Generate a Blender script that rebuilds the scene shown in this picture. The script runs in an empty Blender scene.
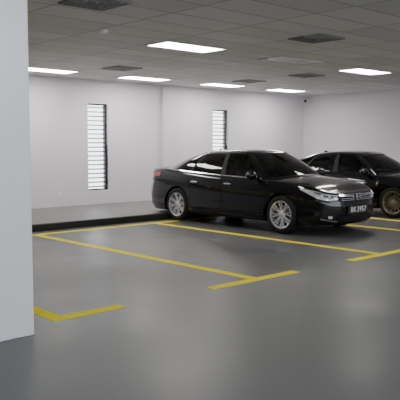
import bpy, bmesh, math, random
from mathutils import Vector, Matrix
random.seed(4)
S = bpy.context.scene
COL = S.collection
PI = math.pi
CEIL = 3.08

# ------------------------------------------------------------------ materials
def new_mat(name):
    m = bpy.data.materials.new(name); m.use_nodes = True
    nt = m.node_tree
    return m, nt, nt.nodes['Principled BSDF']
def simple(name, col, rough=.5, metal=0., coat=0., emis=None, es=0., vary=.0, scale=8., spec=.5):
    m, nt, b = new_mat(name)
    b.inputs['Roughness'].default_value = rough
    b.inputs['Metallic'].default_value = metal
    b.inputs['Coat Weight'].default_value = coat
    b.inputs['Coat Roughness'].default_value = .02
    b.inputs['Specular IOR Level'].default_value = spec
    tc = nt.nodes.new('ShaderNodeTexCoord')
    n = nt.nodes.new('ShaderNodeTexNoise'); n.inputs['Scale'].default_value = scale; n.inputs['Detail'].default_value = 4
    nt.links.new(tc.outputs['Object'], n.inputs['Vector'])
    r = nt.nodes.new('ShaderNodeMixRGB'); r.inputs['Color1'].default_value = tuple(x*(1-vary) for x in col)+(1,)
    r.inputs['Color2'].default_value = tuple(min(1, x*(1+vary)) for x in col)+(1,)
    nt.links.new(n.outputs['Fac'], r.inputs['Fac']); nt.links.new(r.outputs['Color'], b.inputs['Base Color'])
    if emis:
        b.inputs['Emission Color'].default_value = emis+(1,); b.inputs['Emission Strength'].default_value = es
    return m
M = {}
M['wall'] = simple('wall_paint', (.70,.672,.71), .6, vary=.04, scale=1.2)
M['column'] = simple('column_paint', (.84,.86,.89), .55, vary=.02, scale=1.5)
M['paint'] = simple('black_car_paint', (.002,.002,.003), .3, coat=1., vary=.1, spec=.05)
M['paint2'] = simple('black_car_paint_second', (.002,.002,.003), .3, coat=1., vary=.1, spec=.05)
M['seam'] = simple('panel_gap', (.002,.002,.002), .9, spec=.1)
M['trim'] = simple('black_plastic', (.010,.010,.011), .5, vary=.1, spec=.3)
M['under'] = simple('underbody_black', (.005,.005,.005), .9, vary=.1, spec=.1)
M['chrome'] = simple('chrome', (.92,.93,.94), .16, metal=1.)
M['alloy'] = simple('silver_alloy', (.80,.80,.82), .26, metal=.7, vary=.02)
M['bronze'] = simple('bronze_alloy', (.27,.22,.15), .38, metal=.5, vary=.05)
M['disc'] = simple('brake_steel', (.22,.22,.22), .35, metal=1., vary=.1)
M['rubber'] = simple('tyre_rubber', (.010,.010,.011), .75, vary=.2, scale=30, spec=.3)
M['lampglass'] = simple('headlamp_cover', (.82,.84,.87), .18, metal=.5, coat=1.)
M['lampdark'] = simple('headlamp_inner', (.14,.14,.15), .1, coat=1.)
M['lens'] = simple('lamp_lens', (.9,.92,.95), .05, metal=.3, coat=1.)
M['red'] = simple('tail_lamp_red', (.30,.01,.012), .12, coat=1.)
M['platebk'] = simple('plate_black', (.01,.01,.01), .4)
M['white'] = simple('white_plastic', (.85,.85,.85), .4)
M['seat'] = simple('seat_fabric', (.05,.045,.04), .8, vary=.2, scale=40)
M['ventmetal'] = simple('vent_grey_metal', (.24,.24,.24), .5, vary=.05)
M['ventdark'] = simple('vent_dark', (.04,.04,.04), .8)
M['lightframe'] = simple('light_frame', (.6,.6,.6), .4)
M['offdiff'] = simple('unlit_diffuser', (.40,.40,.40), .35, vary=.05)
M['darkframe'] = simple('dark_window_frame', (.03,.03,.035), .4)
M['kerb'] = simple('kerb_black', (.018,.018,.019), .7, vary=.25, scale=6, spec=.3)
M['platform'] = simple('platform_concrete', (.17,.163,.167), .5, vary=.12, scale=2.2)
M['lit'] = simple('diffuser_lit', (1,1,1), .5, emis=(1,.965,.91), es=32.)
M['litfill'] = simple('diffuser_added_fill', (1,1,1), .5, emis=(.95,.98,1), es=12.)  # glow of the added fill panels over the aisle

def glass_mat():
    m = bpy.data.materials.new('tinted_glass'); m.use_nodes = True; nt = m.node_tree; nt.nodes.clear()
    o = nt.nodes.new('ShaderNodeOutputMaterial'); mx = nt.nodes.new('ShaderNodeMixShader')
    f = nt.nodes.new('ShaderNodeFresnel'); f.inputs['IOR'].default_value = 1.6
    t = nt.nodes.new('ShaderNodeBsdfTransparent'); t.inputs['Color'].default_value = (.25,.27,.28,1)
    g = nt.nodes.new('ShaderNodeBsdfGlossy'); g.inputs['Roughness'].default_value = .02
    nt.links.new(f.outputs[0], mx.inputs[0]); nt.links.new(t.outputs[0], mx.inputs[1]); nt.links.new(g.outputs[0], mx.inputs[2])
    nt.links.new(mx.outputs[0], o.inputs[0]); return m
M['glass'] = glass_mat()

def floor_mat():
    m, nt, b = new_mat('sealed_concrete_floor')
    tc = nt.nodes.new('ShaderNodeTexCoord')
    n1 = nt.nodes.new('ShaderNodeTexNoise'); n1.inputs['Scale'].default_value = .7; n1.inputs['Detail'].default_value = 5; n1.inputs['Roughness'].default_value = .55
    n2 = nt.nodes.new('ShaderNodeTexNoise'); n2.inputs['Scale'].default_value = 3; n2.inputs['Detail'].default_value = 6; n2.inputs['Roughness'].default_value = .6
    n3 = nt.nodes.new('ShaderNodeTexNoise'); n3.inputs['Scale'].default_value = 150
    for n in (n1, n2, n3): nt.links.new(tc.outputs['Object'], n.inputs['Vector'])
    mx = nt.nodes.new('ShaderNodeMixRGB'); mx.blend_type = 'MIX'; mx.inputs['Fac'].default_value = .4
    nt.links.new(n1.outputs['Fac'], mx.inputs['Color1']); nt.links.new(n2.outputs['Fac'], mx.inputs['Color2'])
    r = nt.nodes.new('ShaderNodeValToRGB'); r.color_ramp.elements[0].position = .32; r.color_ramp.elements[1].position = .68
    r.color_ramp.elements[0].color = (.090,.090,.094,1); r.color_ramp.elements[1].color = (.155,.154,.158,1)
    nt.links.new(mx.outputs[0], r.inputs[0]); nt.links.new(r.outputs[0], b.inputs['Base Color'])
    rr = nt.nodes.new('ShaderNodeMapRange'); rr.inputs['From Min'].default_value = .3; rr.inputs['From Max'].default_value = .7; rr.inputs['To Min'].default_value = .30; rr.inputs['To Max'].default_value = .52
    nt.links.new(mx.outputs[0], rr.inputs['Value']); nt.links.new(rr.outputs[0], b.inputs['Roughness'])
    b.inputs['Specular IOR Level'].default_value = .38
    bp = nt.nodes.new('ShaderNodeBump'); bp.inputs['Strength'].default_value = .10; bp.inputs['Distance'].default_value = .003
    nt.links.new(n3.outputs['Fac'], bp.inputs['Height']); nt.links.new(bp.outputs['Normal'], b.inputs['Normal'])
    return m
M['floor'] = floor_mat()
def yellow_mat():
    m, nt, b = new_mat('yellow_line_paint')
    tc = nt.nodes.new('ShaderNodeTexCoord')
    n = nt.nodes.new('ShaderNodeTexNoise'); n.inputs['Scale'].default_value = 14; n.inputs['Detail'].default_value = 8; n.inputs['Roughness'].default_value = .7
    nt.links.new(tc.outputs['Object'], n.inputs['Vector'])
    r = nt.nodes.new('ShaderNodeValToRGB'); r.color_ramp.elements[0].position = .24; r.color_ramp.elements[1].position = .34
    r.color_ramp.elements[0].color = (.8,.56,.01,1); r.color_ramp.elements[1].color = (1.0,.84,.0,1)
    nt.links.new(n.outputs['Fac'], r.inputs[0]); nt.links.new(r.outputs[0], b.inputs['Base Color'])
    b.inputs['Roughness'].default_value = .75; b.inputs['Specular IOR Level'].default_value = .15
    return m
M['yellow'] = yellow_mat()
TW = 1.265
def ceiling_mat():
    m, nt, b = new_mat('ceiling_tiles')
    tc = nt.nodes.new('ShaderNodeTexCoord')
    mp = nt.nodes.new('ShaderNodeMapping'); mp.inputs['Location'].default_value = (-(7.03-TW/2), -(8.0-.275), 0)
    br = nt.nodes.new('ShaderNodeTexBrick'); br.offset = 0; br.squash = 1
    br.inputs['Scale'].default_value = 1; br.inputs['Brick Width'].default_value = TW; br.inputs['Row Height'].default_value = .55
    br.inputs['Mortar Size'].default_value = .013; br.inputs['Mortar Smooth'].default_value = .15; br.inputs['Bias'].default_value = 0
    br.inputs['Color1'].default_value = (.64,.635,.635,1); br.inputs['Color2'].default_value = (.76,.755,.755,1); br.inputs['Mortar'].default_value = (.38,.38,.38,1)
    nt.links.new(tc.outputs['Object'], mp.inputs[0]); nt.links.new(mp.outputs[0], br.inputs['Vector'])
    nt.links.new(br.outputs['Color'], b.inputs['Base Color']); b.inputs['Roughness'].default_value = .6
    return m
M['ceiling'] = ceiling_mat()

# ------------------------------------------------------------------ helpers
def finish(name, bm, mats, parent=None, angle=35, merge=1e-5):
    if merge: bmesh.ops.remove_doubles(bm, verts=bm.verts, dist=merge)
    bmesh.ops.recalc_face_normals(bm, faces=bm.faces)
    for f in bm.faces: f.smooth = True
    for e in bm.edges:
        if len(e.link_faces) == 2 and e.calc_face_angle(0) > math.radians(angle): e.smooth = False
    me = bpy.data.meshes.new(name); bm.to_mesh(me); bm.free()
    if not isinstance(mats, (list, tuple)): mats = [mats]
    for m in mats: me.materials.append(m)
    o = bpy.data.objects.new(name, me); COL.objects.link(o)
    if parent: o.parent = parent
    return o
def box(bm, lo, hi, bev=0., seg=2, mat=None):
    c = [(a+b)/2 for a, b in zip(lo, hi)]; s = [abs(b-a) for a, b in zip(lo, hi)]
    mt = Matrix.Translation(c) @ Matrix.Diagonal((s[0], s[1], s[2], 1))
    if mat is not None: mt = mat @ mt
    r = bmesh.ops.create_cube(bm, size=1, matrix=mt)
    if bev:
        es = list({e for v in r['verts'] for e in v.link_edges})
        bmesh.ops.bevel(bm, geom=es, offset=bev, segments=seg, affect='EDGES', profile=.6)
def quad(bm, pts, mi=0):
    vs = []
    for p in pts:
        p = Vector(p)
        if not any((p-v.co).length < 1e-6 for v in vs): vs.append(bm.verts.new(p))
    if len(vs) >= 3:
        f = bm.faces.new(vs); f.material_index = mi
def lathe(bm, prof, seg=48, a0=0., a1=2*PI, c=(0,0,0)):
    for k in range(seg):
        t0 = a0+(a1-a0)*k/seg; t1 = a0+(a1-a0)*(k+1)/seg
        for (r0, y0), (r1, y1) in zip(prof, prof[1:]):
            P = lambda r, y, t: (c[0]+r*math.cos(t), c[1]+y, c[2]+r*math.sin(t))
            quad(bm, [P(r0,y0,t0), P(r0,y0,t1), P(r1,y1,t1), P(r1,y1,t0)])
def tube(bm, pts, r, seg=6, flat=1.):
    pts = [Vector(p) for p in pts]; rings = []
    for i, p in enumerate(pts):
        d = (pts[min(i+1, len(pts)-1)]-pts[max(i-1, 0)]).normalized()
        a = d.cross(Vector((0,0,1)))
        if a.length < .01: a = Vector((1,0,0))
        a.normalize(); b = a.cross(d)
        rings.append([bm.verts.new(p+a*r*math.cos(2*PI*k/seg)*flat+b*r*math.sin(2*PI*k/seg)) for k in range(seg)])
    for A, B in zip(rings, rings[1:]):
        for k in range(seg): bm.faces.new((A[k], A[(k+1)%seg], B[(k+1)%seg], B[k]))
    bm.faces.new(rings[0]); bm.faces.new(rings[-1])
def empty(name, loc, rz=0):
    o = bpy.data.objects.new(name, None); COL.objects.link(o); o.location = loc; o.rotation_euler = (0,0,rz); o.empty_display_size = .1
    return o
def tag(o, label, cat, group=None):
    o['label'] = label; o['category'] = cat
    if group: o['group'] = group
    return o
def struct(o): o['kind'] = 'structure'; return o
def lerp_tab(tab, x):
    if x <= tab[0][0]: return tab[0][1]
    for (a, va), (b, vb) in zip(tab, tab[1:]):
        if x <= b: return va+(vb-va)*(x-a)/(b-a)
    return tab[-1][1]
def smooth_tab(tab, x):
    n = len(tab)
    if x <= tab[0][0]: return tab[0][1]
    if x >= tab[-1][0]: return tab[-1][1]
    def sl(i):
        if i == 0 or i == n-1: return 0 if n < 3 else ((tab[1][1]-tab[0][1])/(tab[1][0]-tab[0][0]) if i == 0 else (tab[-1][1]-tab[-2][1])/(tab[-1][0]-tab[-2][0]))
        return (tab[i+1][1]-tab[i-1][1])/(tab[i+1][0]-tab[i-1][0])
    for i in range(n-1):
        if x <= tab[i+1][0]:
            h = tab[i+1][0]-tab[i][0]; t = (x-tab[i][0])/h
            return ((2*t**3-3*t*t+1)*tab[i][1]+(t**3-2*t*t+t)*h*sl(i)+(-2*t**3+3*t*t)*tab[i+1][1]+(t**3-t*t)*h*sl(i+1))
def cat_eval(P, p):
    n = len(P)-3
    i = min(int(p), n-1) if p >= 0 else 0
    t = p-i
    a, b, c, d = P[i], P[i+1], P[i+2], P[i+3]
    return [0.5*((2*b[k])+(-a[k]+c[k])*t+(2*a[k]-5*b[k]+4*c[k]-d[k])*t*t+(-a[k]+3*b[k]-3*c[k]+d[k])*t**3) for k in range(len(b))]

# ------------------------------------------------------------------ the cars
OL = [(-2.51,0,1.035),(-2.50,.35,1.035),(-2.46,.60,1.035),(-2.36,.78,1.04),(-2.12,.865,1.045),(-1.8,.90,1.04),(-1.39,.915,1.02),(-.8,.922,.985),(0,.925,.955),
      (.8,.922,.93),(1.39,.915,.90),(1.75,.89,.868),(2.0,.835,.828),(2.16,.75,.79),(2.27,.60,.762),(2.335,.35,.748),(2.35,0,.744)]
PAD = [(OL[1][0], -OL[1][1], OL[1][2])]+OL+[(OL[-2][0], -OL[-2][1], OL[-2][2])]
NP = len(OL)-1   # 16
ZB = .19
RA = .375; WB = 2.775; ZA = .335
lowS = [(.18,.07),(.24,.025),(.31,.0),(.36,.002),(.42,.020),(.55,.010)]; upS = [(0,.085),(.015,.06),(.05,.036),(.12,.014),(.19,.0),(.215,-.008),(.24,.014),(.31,.026),(.42,.012),(.55,.0)]
lowF = [(.18,.10),(.24,.045),(.33,.015),(.45,0)]; upF = [(0,.14),(.012,.09),(.035,.05),(.08,.03),(.15,.014),(.24,.0)]
lowR = [(.18,.10),(.3,.03),(.45,0)]; upR = [(0,.10),(.015,.06),(.05,.035),(.12,.03),(.3,.03),(.36,.0)]
def sst(a, b, x):
    t = max(0, min(1, (x-a)/(b-a))); return t*t*(3-2*t)
def outline(p):
    c = cat_eval(PAD, p); e = 1e-3
    a = cat_eval(PAD, max(0, p-e)); b = cat_eval(PAD, min(NP, p+e))
    t = Vector((b[0]-a[0], b[1]-a[1])); 
    if p <= 0: t = Vector((0,1))
    if p >= NP: t = Vector((0,-1))
    t.normalize()
    return c, Vector((-t.y, t.x))
def p_of_x(x):
    a, b = 3.8, 12.2
    for _ in range(40):
        m = (a+b)/2
        if cat_eval(PAD, m)[0] < x: a = m
        else: b = m
    return (a+b)/2
def inset(p, z, zt):
    wF = sst(11, 14, p); wR = 1-sst(2, 5, p); wS = 1-wF-wR; q = zt-z
    return wS*(lerp_tab(lowS, z)+lerp_tab(upS, q))+wF*(lerp_tab(lowF, z)+lerp_tab(upF, q))+wR*(lerp_tab(lowR, z)+lerp_tab(upR, q))
def surf(p, z, e=0.):
    sg = 1
    if p > NP: p = 2*NP-p; sg = -1
    if p < 0: p = -p; sg = -1
    c, n = outline(p)
    d = inset(p, z, c[2])-e
    return Vector((c[0]-n.x*d, sg*(c[1]-n.y*d), z))
HC = [(-2.42,0),(-2.3,.035),(-1.95,.06),(-1.4,.06),(.9,.06),(1.2,.078),(1.5,.075),(1.85,.055),(2.1,.022),(2.2,.0)]
def capz(x, y, p=None):
    if p is None: p = p_of_x(x)
    c, n = outline(p); t = surf(p, c[2])
    yt = max(abs(t.y), 1e-4)
    return c[2]+smooth_tab(HC, x)*(1-min(1, abs(y)/yt)**2.6)

def make_car(name, loc, rz, sc, paint, rim_mat, style):
    sx, sy, sz = sc
    root = empty(name, loc, rz)
    T = lambda v: (v[0]*sx, v[1]*sy, v[2]*sz)
    parts = {}
    def bmof(key):
        if key not in parts: parts[key] = bmesh.new()
        return parts[key]
    def Q(key, pts, mi=0): quad(bmof(key), [T(v) for v in pts], mi)
    xs = set()
    x = -2.1
    while x < 2.0:
        if not any(abs(x-a) < RA+.01 for a in (-WB/2, WB/2)): xs.add(round(x, 4))
        x += .09
    for a in (-WB/2, WB/2):
        for k in range(25): xs.add(round(a+RA*math.cos(PI*k/24), 5))
    SE = (-1.0, -.10, .95)
    xs = {v for v in xs if not any(abs(v-s) < .02 for s in SE)}
    for s in SE: xs.add(s-.005); xs.add(s+.005)
    ps = [p_of_x(v) for v in sorted(xs)]
    ps = [k*.2 for k in range(20) if k*.2 < ps[0]-.05]+ps
    k = ps[-1]+.15
    while k < NP-.05: ps.append(k); k += .18
    ps.append(NP)
    TS = [0,.04,.08,.13,.14,.18,.22,.26,.3,.36,.42,.5,.56,.62,.66,.69,.71,.735,.76,.80,.84,.9,.93,.955,.97,.985,1]
    cols = []
    for p in ps:
        c, n = outline(p); zb = ZB
        for a in (-WB/2, WB/2):
            dx = c[0]-a
            if abs(dx) < RA-1e-4 and 3.8 < p < 12.5: zb = ZA+math.sqrt(RA*RA-dx*dx)
        cols.append((p, c[0], zb, [surf(p, zb+t*(c[2]-zb)) for t in TS]))
    for sg in (1, -1):
        F = lambda v: (v[0], v[1]*sg, v[2])
        for (pa, xa, za, A), (pb, xb, zb_, B) in zip(cols, cols[1:]):
            xm = (xa+xb)/2; side = 4 < pa < 12
            for r in range(len(TS)-1):
                tm = (TS[r]+TS[r+1])/2; key = 'body'; mi = 0
                if side and any(abs(xm-s) < .004 for s in SE) and tm > .13: mi = 1
                elif side and -1.0 < xm < .95:
                    if tm > .14: key = ('front_door' if xm > -.1 else 'rear_door', sg)
                    elif tm > .13: mi = 1
                elif pa >= 12.2 and tm < .9: key = 'front_bumper'
                elif pa < 3.8 and tm < .66: key = 'rear_bumper'
                Q(key, [F(A[r]), F(B[r]), F(B[r+1]), F(A[r+1])], mi)
            if za > ZB or zb_ > ZB:
                i0 = F(A[0]+Vector((0,-.05,0))); i1 = F(B[0]+Vector((0,-.05,0)))
                Q('body', [F(A[0]), F(B[0]), i1, i0])
            fs = [1,.97,.93,.92,.85,.75,.6,.4,.2,0]
            def cp(P, Pt, f): 
                y = Pt.y*f
                return (Pt.x, y*sg, capz(Pt.x, y, P))
            for f0, f1 in zip(fs, fs[1:]):
                fm = (f0+f1)/2
                if -1.4 < xm < .95 and fm < .93: continue
                key = 'body'; mi = 0
                if xm > 1.15:
                    if fm < .92: key = 'hood'
                    elif fm < .93: mi = 1
                elif xm < -1.95:
                    if fm < .92: key = 'boot_lid'
                    elif fm < .93: mi = 1
                Q(key, [cp(pa, A[-1], f0), cp(pb, B[-1], f0), cp(pb, B[-1], f1), cp(pa, A[-1], f1)], mi)
    gs = style.get('gshift', 0.)
    zc = [(-1.12,1.398),(-.8,1.435),(-.35,1.463),(-.05,1.466),(.25,1.446),(.5,1.405)]
    roofz = lambda x, y: smooth_tab(zc, x)-.13*y*y
    base = [(-1.98,0),(-1.96,.35),(-1.86,.62),(-1.50,0),(-1.05,0),(-.17,0),(-.04,0),(.90,0),(1.04,.745),(1.21,.42),(1.27,0)]
    top = [(-1.10,0),(-1.09,.28),(-1.03,.50),(-.90,.555),(-.76,.572),(-.20,.588),(-.11,.588),(.25,.555),(.34,.50),(.44,.27),(.47,0)]
    bl = []
    for i, (bx_, by_) in enumerate(base):
        if 3 <= i <= 7: q = p_of_x(bx_); by_ = surf(q, outline(q)[0][2]).y-.004
        bl.append((bx_, by_))
    BP = [(bl[1][0], -bl[1][1])]+bl+[(bl[-2][0], -bl[-2][1])]
    TP = [(top[1][0], -top[1][1])]+top+[(top[-2][0], -top[-2][1])]
    gp = set()
    for i in range(10):
        for k in range(6): gp.add(round(i+k/6, 4))
    gp |= {10., 3.96, 4.04, .0, 2.06, 7.96, 8.05, 2.97}
    gp.discard(4.0); gp = sorted(gp)
    TG = [0,.05,.2,.35,.5,.65,.8,.92,.97,1]
    gcols = []
    for p in gp:
        b = cat_eval(BP, p); t = cat_eval(TP, p)
        B_ = Vector((b[0], b[1], capz(b[0], b[1])-.006)); T_ = Vector((t[0], t[1], roofz(t[0], t[1])-.016))
        wx = sst(7, 9, p)-(1-sst(1.5, 3.5, p))
        dn = Vector((wx*.8, max(b[1], 0)*(1-.5*abs(wx)), .35)).normalized()
        row = []
        for s in TG:
            v = B_.lerp(T_, s)+dn*(.032*4*s*(1-s)); v.x += gs*1.0; row.append(v)
        gcols.append((p, row))
    for sg in (1, -1):
        F = lambda v: (v[0], v[1]*sg, v[2])
        for (pa, A), (pb, B) in zip(gcols, gcols[1:]):
            pm = (pa+pb)/2
            for r in range(len(TG)-1):
                tm = (TG[r]+TG[r+1])/2; key = 'roof_and_pillars'; mi = 0
                ing = .05 < tm < .92
                if pm < 2: key = 'rear_window' if ing else key; mi = 0 if ing else 1
                elif pm > 8.05: key = 'windscreen' if ing else key; mi = 0 if ing else 1
                elif 2.97 < pm < 3.96: key = ('quarter_window', sg) if ing else key
                elif 4.04 < pm < 5: key = ('rear_side_window', sg) if ing else key
                elif 6 < pm < 7: key = ('front_side_window', sg) if ing else key
                elif 5 < pm < 6 or 3.96 < pm < 4.04: mi = 1
                Q(key, [F(A[r]), F(B[r]), F(B[r+1]), F(A[r+1])], mi)
            for f0, f1 in ((1,.97),(.97,.93),(.93,.85),(.85,.65),(.65,.4),(.4,.2),(.2,0)):
                def rp(Pt, f):
                    xx = Pt.x-gs; y = Pt.y*f
                    if f == 1: return (Pt.x, y*sg, Pt.z)
                    wy = {.97:.5,.93:.15}.get(f, 0)
                    we = max(sst(.28, .47, xx), 1-sst(-1.10, -.95, xx))
                    return (Pt.x, y*sg, roofz(xx, y)-.016*max(wy, we))
                Q('roof_and_pillars', [rp(A[-1], f0), rp(B[-1], f0), rp(B[-1], f1), rp(A[-1], f1)])
    objs = {}
    for key, bm in parts.items():
        nm = key if isinstance(key, str) else key[0]
        if 'window' in nm or nm == 'windscreen': ml = [M['glass'], M['trim']]
        elif nm == 'roof_and_pillars': ml = [paint, M['trim']]
        else: ml = [paint, M['seam']]
        objs[key] = finish(nm, bm, ml, root, angle=38 if nm == 'roof_and_pillars' else 30)
    def patch(nm, mat, u0, u1, zl, zu, e=.006, par=None, nu=20, nv=4, sg=1, back=-.012, lab=None):
        bm = bmesh.new(); g = []
        for i in range(nu+1):
            u = i/nu; p = u0+(u1-u0)*u; a = smooth_tab(zl, u); b = smooth_tab(zu, u)
            col = [surf(p, a, back)]+[surf(p, a+(b-a)*j/nv, e) for j in range(nv+1)]+[surf(p, b, back)]
            g.append(col)
        g = [[surf(u0, v.z, back) for v in g[0]]]+g+[[surf(u1, v.z, back) for v in g[-1]]]
        for A, B in zip(g, g[1:]):
            for j in range(len(A)-1):
                quad(bm, [T((v.x, v.y*sg, v.z)) for v in (A[j], B[j], B[j+1], A[j+1])])
        o = finish(nm, bm, mat, par or root, angle=35)
        if lab: o['label'] = lab
        return o
    fb = objs['front_bumper']; rb = objs['rear_bumper']
    K = lambda a, b: [(0, a), (1, b)]
    if style['front'] == 'bars':
        patch('grille', M['trim'], 14.62, 17.38, [(0,.62),(.12,.575),(.5,.555),(.88,.575),(1,.62)], [(0,.71),(.5,.722),(1,.71)], .008)
        patch('grille_bar', M['chrome'], 14.6, 17.4, [(0,.68),(.3,.665),(.5,.655),(.7,.665),(1,.68)], [(0,.712),(.3,.712),(.5,.712),(.7,.712),(1,.712)], .024, lab='thick chrome grille bar')
        for zz in (.632, .604): patch('grille_bar', M['chrome'], 14.75, 17.25, K(zz, zz), K(zz+.009, zz+.009), .014, nv=1)
        em = bmesh.new(); x0 = 2.358
        def bar(y0, z0, y1, z1, w, xx=x0):
            a = Vector((xx, y0, z0)); b = Vector((xx, y1, z1)); d = (b-a).normalized(); s = d.cross(Vector((1,0,0)))*w/2
            c8 = [a+s, b+s, b-s, a-s]; c9 = [v+Vector((.012,0,0)) for v in c8]; f = c8+c9
            for q in ((0,1,2,3),(4,5,6,7),(0,1,5,4),(1,2,6,5),(2,3,7,6),(3,0,4,7)): quad(em, [f[i] for i in q])
        zc_ = .662
        bar(-.060, zc_+.048, .060, zc_+.048, .010); bar(-.046, zc_-.053, .046, zc_-.053, .010)
        bar(-.060, zc_+.048, -.046, zc_-.053, .010); bar(.060, zc_+.048, .046, zc_-.053, .010)
        bar(-.038, zc_+.038, -.027, zc_-.045, .014); bar(.038, zc_+.038, .027, zc_-.045, .014); bar(-.031, zc_-.001, .031, zc_-.001, .013)
        finish('emblem', em, M['chrome'], root)
        em2 = bmesh.new(); box(em2, (x0-.04,-.055,zc_-.053), (x0+.004,.055,zc_+.048)); finish('emblem_backing', em2, M['trim'], root)
    else:
        for s in (1, -1):
            a, b = (14.95, 15.85) if s == 1 else (16.15, 17.05)
            g = patch('kidney_grille', M['chrome'], a, b, K(.575,.575), K(.71,.71), .016)
            patch('grille_slats', M['trim'], a+.08, b-.08, K(.59,.59), K(.70,.70), .020, par=g)
    for s in (1, -1):
        if style['front'] == 'bars':
            h = patch('headlight', M['lampglass'], 14.5, 11.1, [(0,.625),(.25,.61),(.6,.655),(1,.785)], [(0,.70),(.3,.722),(.7,.775),(1,.805)], .007, sg=s, nu=28)
            patch('headlight_insert', M['lampdark'], 14.3, 12.2, [(0,.66),(.3,.655),(.7,.70),(1,.74)], [(0,.68),(.3,.695),(.7,.742),(1,.758)], .011, par=h, sg=s)
        else:
            h = patch('headlight', M['lampglass'], 14.6, 11.2, [(0,.62),(.5,.66),(1,.765)], [(0,.71),(.5,.755),(1,.80)], .007, sg=s, nu=28)
        for q, z, r in ((13.75,.67,.034),(13.0,.69,.032)):
            v = surf(q, z, -.004); bm = bmesh.new()
            bmesh.ops.create_uvsphere(bm, u_segments=16, v_segments=10, radius=r, matrix=Matrix.Translation(T((v.x, v.y*s, v.z))) @ Matrix.Diagonal((.8,.8,1,1)))
            finish('headlight_lens', bm, M['lens'], h)
        patch('fog_lamp_surround', M['trim'], 14.35, 13.15, [(0,.27),(1,.31)], [(0,.36),(1,.39)], .006, par=fb, sg=s)
        patch('fog_lamp', M['lens'], 14.0, 13.65, K(.305,.31), K(.35,.355), .014, par=fb, sg=s, nu=6)
        patch('bumper_trim', M['chrome'], 14.5, 12.9, [(0,.245),(1,.29)], [(0,.267),(1,.310)], .016, par=fb, sg=s, nv=1)
        patch('tail_light', M['red'], 1.7, 4.6, [(0,.87),(.5,.84),(1,.90)], [(0,.96),(.5,.985),(1,.985)], .007, sg=s)
        for nm, xc in (('front_door', .02), ('rear_door', -.90)):
            p0 = p_of_x(xc-.0); p1 = p_of_x(xc+.19)
            patch('door_handle', M['chrome'] if style['front'] == 'bars' else paint, p0, p1, [(0,.812),(.5,.808),(1,.812)], [(0,.828),(.5,.836),(1,.828)], .032, par=objs[(nm, s)], nu=8, sg=s, back=.018)
        patch('side_sill', M['trim'], p_of_x(-.98), p_of_x(.98), K(.19,.19), K(.235,.235), .012, sg=s)
        bm = bmesh.new()
        for row, off in ((0, .008), (8, .004)):
            pts = []
            for p, R_ in gcols:
                if 2.97 <= p <= 7.0:
                    v = R_[row]; pts.append(T((v.x, s*(v.y+off), v.z+(.012 if row == 0 else 0))))
            tube(bm, pts, .012 if row == 0 else .007)
        finish('window_moulding', bm, M['chrome'] if style['front'] == 'bars' else M['trim'], root)
        bm = bmesh.new()
        mt = Matrix.Translation(T((.80+gs*.8, s*1.0, 1.0))) @ Matrix.Rotation(-s*.15, 4, 'Z') @ Matrix.Diagonal((.085,.125,.078,1))
        r = bmesh.ops.create_uvsphere(bm, u_segments=20, v_segments=12, radius=1, matrix=mt)
        cx = T((.80+gs*.8,0,0))[0]
        for v in r['verts']:
            if v.co.x < cx-.035: v.co.x = cx-.035
        tube(bm, [T((.84+gs*.8, s*.83, .935)), T((.82+gs*.8, s*.90, .95)), T((.80+gs*.8, s*.955, .965))], .026, 8)
        mo = finish('side_mirror', bm, paint, root)
        bm = bmesh.new()
        bmesh.ops.create_cone(bm, cap_ends=True, segments=24, radius1=.9, radius2=.9, depth=.04, matrix=Matrix.Translation((cx-.038, T((0,s*1.0,0))[1], 1.0*sz)) @ Matrix.Rotation(-s*.15, 4, 'Z') @ Matrix.Diagonal((.1,.115,.068,1)) @ Matrix.Rotation(PI/2, 4, 'Y'))
        finish('mirror_glass', bm, M['chrome'], mo)
    patch('lower_intake', M['trim'], 14.7, 17.3, [(0,.235),(.5,.225),(1,.235)], [(0,.30),(.1,.335),(.9,.335),(1,.30)], .006, par=fb)
    patch('boot_moulding', M['chrome'], -1.6, 1.6, K(.86,.86), K(.885,.885), .012, nv=1)
    bm = bmesh.new(); box(bm, (2.352*sx,-.29,.375*sz), (2.37*sx,.29,.51*sz), .004, 1)
    pl = finish('number_plate', bm, M['platebk'], root)
    for word, yc in style['plate']:
        cu = bpy.data.curves.new('plate_text', 'FONT'); cu.body = word; cu.size = .125; cu.extrude = .0015; cu.align_x = 'CENTER'; cu.align_y = 'CENTER'; cu.offset = .002; cu.space_character = 1.12
        to = bpy.data.objects.new('tmp_text', cu); COL.objects.link(to)
        bpy.context.view_layer.update()
        me = bpy.data.meshes.new_from_object(to.evaluated_get(bpy.context.evaluated_depsgraph_get()))
        bpy.data.objects.remove(to); me.materials.clear(); me.materials.append(M['white'])
        me.transform(Matrix(((0,0,1,2.3735*sx),(1,0,0,yc),(0,1,0,.4425*sz),(0,0,0,1))))
        t = bpy.data.objects.new('plate_lettering', me); COL.objects.link(t); t.parent = pl
    for y0, y1 in ((-.05,-.62),(.45,-.02)):
        bm = bmesh.new(); pts = []
        for k in range(8):
            y = y0+(y1-y0)*k/7; s = .07+.035*k/7
            pp = 10-abs(y)/.45 if abs(y) < .45 else 9-(abs(y)-.45)/.325
            b = cat_eval(BP, pp); tt = cat_eval(TP, pp)
            v = Vector((b[0], b[1], capz(b[0], b[1]))).lerp(Vector((tt[0], tt[1], roofz(tt[0], tt[1]))), s)
            pts.append(T((v.x+gs+.022, (1 if y > 0 else -1)*abs(v.y), v.z+.022)))
        tube(bm, pts, .007); finish('wiper', bm, M['trim'], root)
    bm = bmesh.new()
    box(bm, T((-2.25,-.52,.2)), T((2.15,.52,.34))); box(bm, T((-1.0,-.84,.2)), T((1.0,.84,.33)))
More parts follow.
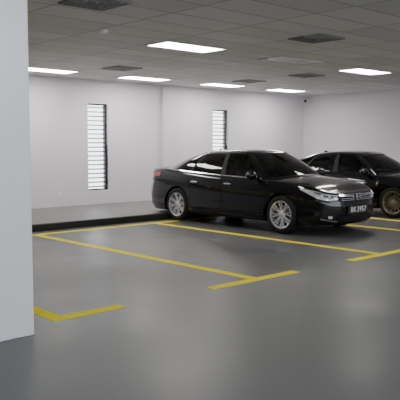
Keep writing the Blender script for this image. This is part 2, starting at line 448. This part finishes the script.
    for a in (-WB/2, WB/2):
        for s in (1, -1):
            lathe(bm, [(0,s*.50),(RA*.999,s*.50),(RA*.999,s*.865)], 24, -.15, PI+.15, c=(a*sx,0,ZA))
    box(bm, T((1.75,-.6,.3)), T((2.1,.6,.55)))
    finish('underbody', bm, M['under'], root, merge=None)
    for (xx, yy, w) in ((.05,.37,.5),(.05,-.37,.5),(-.85,.34,.6),(-.85,-.34,.6)):
        mt = Matrix.Translation((xx*sx+gs, yy, .72)) @ Matrix.Rotation(-.3, 4, 'Y')
        bm = bmesh.new(); box(bm, (-.07,-w/2,-.3), (.07,w/2,.33), .05, 2, mt); so = finish('seat', bm, M['seat'], root)
        bm = bmesh.new(); box(bm, (-.05,-.13,.36), (.05,.13,.53), .04, 2, mt); finish('headrest', bm, M['seat'], so)
    bm = bmesh.new(); box(bm, T((.62+gs,-.72,.70)), T((1.0+gs,.72,.95)), .05); finish('dashboard', bm, M['trim'], root)
    bm = bmesh.new(); mt = Matrix.Translation((.50*sx+gs, -.37, .90*sz)) @ Matrix.Rotation(-1.15, 4, 'Y')
    pts = [mt @ Vector((.18*math.cos(2*PI*k/24), .18*math.sin(2*PI*k/24), 0)) for k in range(25)]
    tube(bm, pts, .014); tube(bm, [mt @ Vector((0,-.18,0)), mt @ Vector((0,.18,0))], .02); finish('steering_wheel', bm, M['trim'], root)
    bm = bmesh.new(); zr = roofz(-.98, 0)
    pr = [(-1.05,zr-.01),(-1.03,zr+.05),(-.99,zr+.045),(-.88,zr-.0)]
    for s in (1, -1): quad(bm, [T((a+gs, s*(.018 if b < zr+.02 else .004), b)) for a, b in pr])
    for i in range(3): 
        (a, b), (c, d) = pr[i], pr[i+1]; w = lambda z: .018 if z < zr+.02 else .004
        quad(bm, [T((a+gs, w(b), b)), T((c+gs, w(d), d)), T((c+gs, -w(d), d)), T((a+gs, -w(b), b))])
    finish('antenna', bm, paint, root)
    R0 = .335
    for a in (WB/2, -WB/2):
        for s in (1, -1):
            wl = bmesh.new()
            lathe(wl, [(.228,.092),(.245,.107),(.285,.112),(.312,.104),(.328,.088),(.3345,.06),(.3345,.03),(.331,.028),(.331,.022),(.335,.02),(.335,-.02),(.331,-.022),(.331,-.028),(.3345,-.03),(.3345,-.06),(.328,-.09),(.29,-.11),(.24,-.105),(.215,-.09)], 56)
            w = finish('wheel', wl, M['rubber'], root)
            w.location = (a*sx, s*.79*sy, R0); w.rotation_euler = (0, random.uniform(0, 1.2), 0 if s == 1 else PI)
            rm = bmesh.new()
            lathe(rm, [(.225,.10),(.242,.108),(.247,.100),(.238,.088),(.226,.082),(.215,.03),(.208,-.09)], 56)
            lathe(rm, [(0,.080),(.022,.080),(.030,.074),(.055,.070),(.068,.060),(.070,.02)], 30)
            if style['front'] == 'bars': angs = [2*PI*k/8+d for k in range(8) for d in (-.13, .13)]; wi, wo = .022, .020
            else: angs = [2*PI*k/14 for k in range(14)]; wi, wo = .017, .015
            for an in angs:
                dirv = Vector((math.cos(an), 0, math.sin(an))); tv = Vector((-math.sin(an), 0, math.cos(an)))
                sec = []
                for r, y, wd, th in ((.045,.068,wi,.03),(.10,.078,wi*.85,.026),(.17,.086,wo,.024),(.232,.098,wo*1.35,.03)):
                    c = dirv*r
                    sec.append([c+tv*wd/2*.7+Vector((0,y,0)), c+tv*wd/2+Vector((0,y-.008,0)), c+tv*wd/2+Vector((0,y-th,0)), c-tv*wd/2+Vector((0,y-th,0)), c-tv*wd/2+Vector((0,y-.008,0)), c-tv*wd/2*.7+Vector((0,y,0))])
                for A, B in zip(sec, sec[1:]):
                    for k in range(6): quad(rm, [A[k], A[(k+1)%6], B[(k+1)%6], B[k]])
            for k in range(5):
                an = 2*PI*k/5+.3
                box(rm, (.045*math.cos(an)-.006,.066,.045*math.sin(an)-.006), (.045*math.cos(an)+.006,.076,.045*math.sin(an)+.006))
            finish('rim', rm, rim_mat, w, merge=1e-6)
            bd = bmesh.new(); lathe(bd, [(.0,.028),(.09,.028),(.092,.018),(.155,.018),(.155,-.004),(.0,-.004)], 32)
            finish('brake_disc', bd, M['disc'], w)
            bk = bmesh.new(); lathe(bk, [(0,-.05),(.207,-.05)], 32); finish('wheel_backing', bk, M['under'], w)
    return root

c1 = make_car('car', (9.68, 8.93, .004), -PI/2, (1,1,1), M['paint'], M['alloy'], dict(front='bars', plate=(('BK',-.15),('3957',.09))))
tag(c1, 'glossy black four-door sedan with silver alloy wheels and chrome grille, nearer of the two cars', 'car')
c2 = make_car('car', (13.27, 8.90, .004), -PI/2, (.96,.975,.962), M['paint2'], M['bronze'], dict(front='kidney', plate=(), gshift=-.10))
tag(c2, 'black sedan with bronze wheels parked beyond the silver-wheeled sedan, cut by the photo edge', 'car')

# ------------------------------------------------------------------ setting
X0, X1, Y0, Y1 = -6., 16.8, -6., 13.5
bm = bmesh.new(); box(bm, (X0-.2,Y0-.2,-.2), (X1+.2,Y1+.2,0)); struct(finish('floor', bm, M['floor']))
bm = bmesh.new(); box(bm, (X0-.2,Y0-.2,CEIL), (X1+.2,Y1+.2,CEIL+.2)); struct(finish('ceiling', bm, M['ceiling']))
WINS = [(8.75,9.31),(12.83,13.41)]; WZ0, WZ1 = .46, 2.52
bm = bmesh.new(); prev = X0-.2
for a, b in WINS:
    box(bm, (prev,Y1,0), (a,Y1+.2,CEIL)); box(bm, (a,Y1,0), (b,Y1+.2,WZ0)); box(bm, (a,Y1,WZ1), (b,Y1+.2,CEIL)); prev = b
box(bm, (prev,Y1,0), (X1+.2,Y1+.2,CEIL)); struct(finish('wall_back', bm, M['wall']))
bm = bmesh.new(); box(bm, (X1,Y0-.2,0), (X1+.2,Y1,CEIL)); struct(finish('wall_right', bm, M['wall']))
bm = bmesh.new(); box(bm, (X0-.2,Y0-.2,0), (X0,Y1,CEIL)); struct(finish('wall_left', bm, M['wall']))
bm = bmesh.new(); box(bm, (X0,Y0-.2,0), (X1,Y0,.9)); struct(finish('wall_front', bm, M['wall']))
bm = bmesh.new(); box(bm, (1.75,4.84,0), (2.60,5.6,CEIL), .006, 1); struct(finish('column', bm, M['column']))
bm = bmesh.new(); box(bm, (10.98,Y1-.10,.12), (11.42,Y1,CEIL)); struct(finish('trim_1', bm, M['wall']))
KY = 10.68
bm = bmesh.new(); box(bm, (X0,KY+.12,0), (X1,Y1,.12)); struct(finish('platform', bm, M['platform']))
bm = bmesh.new(); box(bm, (X0,KY,0), (X1,KY+.12,.122), .01, 2); struct(finish('trim_2', bm, M['kerb']))
for i, (a, b) in enumerate(WINS):
    w = empty('window_%d' % (i+1), ((a+b)/2, Y1+.08, WZ0)); struct(w)
    hw = (b-a)/2; H = WZ1-WZ0
    bm = bmesh.new()
    box(bm, (-hw,-.03,0), (-hw+.025,.03,H)); box(bm, (hw-.04,-.03,0), (hw,.03,H)); box(bm, (-hw,-.03,0), (hw,.03,.03)); box(bm, (-hw,-.03,H-.03), (hw,.03,H))
    finish('window_frame', bm, M['darkframe'], w)
    bm = bmesh.new(); n = 19
    for k in range(n):
        z = .03+(H-.06)*(k+.5)/n
        mt = Matrix.Translation((0,0,z)) @ Matrix.Rotation(.25, 4, 'X')
        box(bm, (-hw+.025,-.04,-.007), (hw-.04,.04,.007), mat=mt)
    finish('louvre_blades', bm, M['darkframe'], w)

# ------------------------------------------------------------------ painted lines
def marking(boxes, label):
    x0, y0 = boxes[0][0], boxes[0][1]
    bm = bmesh.new()
    for k, (a, b, c, d) in enumerate(boxes): box(bm, (a-x0,b-y0,0), (c-x0,d-y0,.002+.0004*k))
    o = finish('bay_marking', bm, M['yellow'], merge=None); o.location = (x0,y0,.0004)
    tag(o, label, 'floor marking', 'yellow parking bay markings'); return o
LW = .068; YE = 10.22; YT = 5.15
def tee(x, l=.74, r=.70): return [(x-LW,YT+LW,x+LW,YE), (x-l,YT-LW,x+r,YT+LW)]
marking(tee(3.0, LW), 'short yellow corner marking on the floor beside the white column')
marking(tee(5.6), 'yellow T-shaped bay line across the empty bays, left of the silver-wheeled sedan')
marking(tee(8.2, .78), 'yellow T-shaped bay line running along the near side of the silver-wheeled sedan')
marking([(10.77-LW,YT+LW,10.77+LW,YE),(10.0,YT-LW,10.77+LW,YT+LW)], 'yellow bay line between the two black cars, next to the number plate')
marking([(12.1-LW,YT+LW,12.1+LW,YE),(12.1-LW,YT-LW,12.9,YT+LW)], 'yellow bay line right beside the bronze-wheeled sedan')
bm = bmesh.new(); box(bm, (0,-LW,0), (X1-.6,LW,.002)); o = finish('kerb_marking', bm, M['yellow']); o.location = (.5,10.30,.0004)
tag(o, 'long yellow line painted along the foot of the black kerb', 'floor marking')

# ------------------------------------------------------------------ ceiling fittings
def ceiling_light(x, y, on, label, group=None):
    t = empty('ceiling_light', (x,y,CEIL)); tag(t, label, 'ceiling light', group)
    hx, hy = .61, .275; bm = bmesh.new()
    for lo, hi in (((-hx,-hy,-.015),(hx,-hy+.02,-.0005)),((-hx,hy-.02,-.015),(hx,hy,-.0005)),((-hx,-hy+.02,-.015),(-hx+.02,hy-.02,-.0005)),((hx-.02,-hy+.02,-.015),(hx,hy-.02,-.0005))): box(bm, lo, hi)
    finish('light_frame', bm, M['lightframe'], t)
    bm = bmesh.new(); box(bm, (-hx+.02,-hy+.02,-.011), (hx-.02,hy-.02,-.003)); finish('diffuser', bm, {0: M['offdiff'], 1: M['lit'], 2: M['litfill']}[on], t)
LX = [7.03+2*TW*k for k in range(-4, 4)]
ceiling_light(LX[4], 8.0, 1, 'largest lit rectangular ceiling light, above the empty bays')
ceiling_light(LX[5], 8.0, 0, 'unlit rectangular ceiling light panel above the silver-wheeled sedan')
ceiling_light(LX[6], 8.1, 1, 'lit rectangular ceiling light above the bronze-wheeled sedan')
ceiling_light(LX[4]+.04, 12.4, 1, 'lit ceiling light near the back wall, leftmost, next to the white column')
ceiling_light(LX[5]+.04, 12.4, 1, 'lit ceiling light near the back wall, above the left louvred window')
ceiling_light(LX[6]+.04, 12.4, 1, 'lit ceiling light near the back wall, above the right louvred window')
ceiling_light(LX[7], 12.4, 1, 'lit ceiling light nearest the far corner of the room')
for yy in (3.6, -.8):  # unseen panels added on the camera side to brighten the room
    for k in (0, 2, 4, 6):
        ceiling_light(LX[k], yy, 2, 'added fill light panel behind the view, brightens the room', 'added fill light panels out of view')
def vent(x, y, label):
    t = empty('ceiling_vent', (x,y,CEIL)); tag(t, label, 'air vent'); h = .29
    bm = bmesh.new(); box(bm, (-h,-h,-.004), (h,h,-.0005)); finish('vent_backing', bm, M['ventdark'], t)
    bm = bmesh.new()
    for k in range(5):
        o, i = h-.06*k, h-.06*k-.028
        z0, z1 = -.02+.002*k, -.004
        box(bm, (-o,-o,z0), (o,-i,z1)); box(bm, (-o,i,z0), (o,o,z1)); box(bm, (-o,-i,z0), (-i,i,z1)); box(bm, (i,-i,z0), (o,i,z1))
    finish('vent_louvres', bm, M['ventmetal'], t)
vent(7.85, 6.09, 'square grey ceiling vent at upper right, nearer than the unlit panel')
vent(4.13, 6.19, 'square grey ceiling vent cut by the top edge of the photo')
vent(7.99, 11.05, 'square grey ceiling vent between the two left ceiling lights')
vent(11.8, 9.4, 'square grey ceiling vent just left of the light above the bronze-wheeled sedan')
vent(11.85, 11.2, 'square grey ceiling vent in front of the light over the right window')
def round_thing(name, x, y, r, h, label, cat, mat):
    t = bmesh.new()
    for k in range(24):
        a0, a1 = 2*PI*k/24, 2*PI*(k+1)/24
        pr = [(r,0),(r,-h*.4),(r*.8,-h*.75),(r*.4,-h),(0,-h)]
        for (ra, za), (rb_, zb_) in zip(pr, pr[1:]):
            quad(t, [(ra*math.cos(a0),ra*math.sin(a0),za),(ra*math.cos(a1),ra*math.sin(a1),za),(rb_*math.cos(a1),rb_*math.sin(a1),zb_),(rb_*math.cos(a0),rb_*math.sin(a0),zb_)])
    o = finish(name, t, mat); o.location = (x,y,CEIL-.0005); tag(o, label, cat)
round_thing('smoke_detector', 9.0, 8.9, .06, .05, 'small round white detector on the ceiling left of the unlit panel', 'smoke detector', M['white'])
round_thing('smoke_detector', 5.2, 7.6, .06, .05, 'small round white detector on the ceiling nearest the white column', 'smoke detector', M['white'])
t = empty('security_camera', (X1, 13.30, 2.93)); tag(t, 'small dark security camera at the top of the far corner', 'security camera')
bm = bmesh.new(); box(bm, (-.02,-.05,-.05), (0,.05,.05), .004); box(bm, (-.14,-.012,-.012), (-.02,.012,.012)); finish('bracket', bm, M['white'], t)
bm = bmesh.new(); box(bm, (-.15,-.035,-.04), (.06,.035,.03), .01, 2, Matrix.Translation((-.17,0,-.02)) @ Matrix.Rotation(.7, 4, 'Z')); finish('camera_body', bm, M['trim'], t)
t = empty('wall_socket', (7.95, Y1, .42)); tag(t, 'small white socket low on the back wall left of the window', 'wall socket')
bm = bmesh.new(); box(bm, (-.045,-.012,-.045), (.045,0,.045), .003, 1); finish('socket_plate', bm, M['white'], t)
bm = bmesh.new()
for dx, dz in ((0,.015),(-.014,-.012),(.014,-.012)): box(bm, (dx-.004,-.0135,dz-.006), (dx+.004,-.012,dz+.006))
finish('socket_holes', bm, M['trim'], t)

# ------------------------------------------------------------------ light and camera
w = bpy.data.worlds.new('world'); S.world = w; w.use_nodes = True
nt = w.node_tree; bg = nt.nodes['Background']; bg.inputs['Color'].default_value = (.90,.95,1,1); bg.inputs['Strength'].default_value = 4.5
cam = bpy.data.cameras.new('camera'); co = bpy.data.objects.new('camera', cam); COL.objects.link(co)
cam.sensor_width = 36; cam.lens = 36*667/400; cam.clip_end = 200
co.location = (0,0,1.54); co.rotation_euler = (math.radians(90-4.71), 0, math.radians(-42.45))
S.camera = co
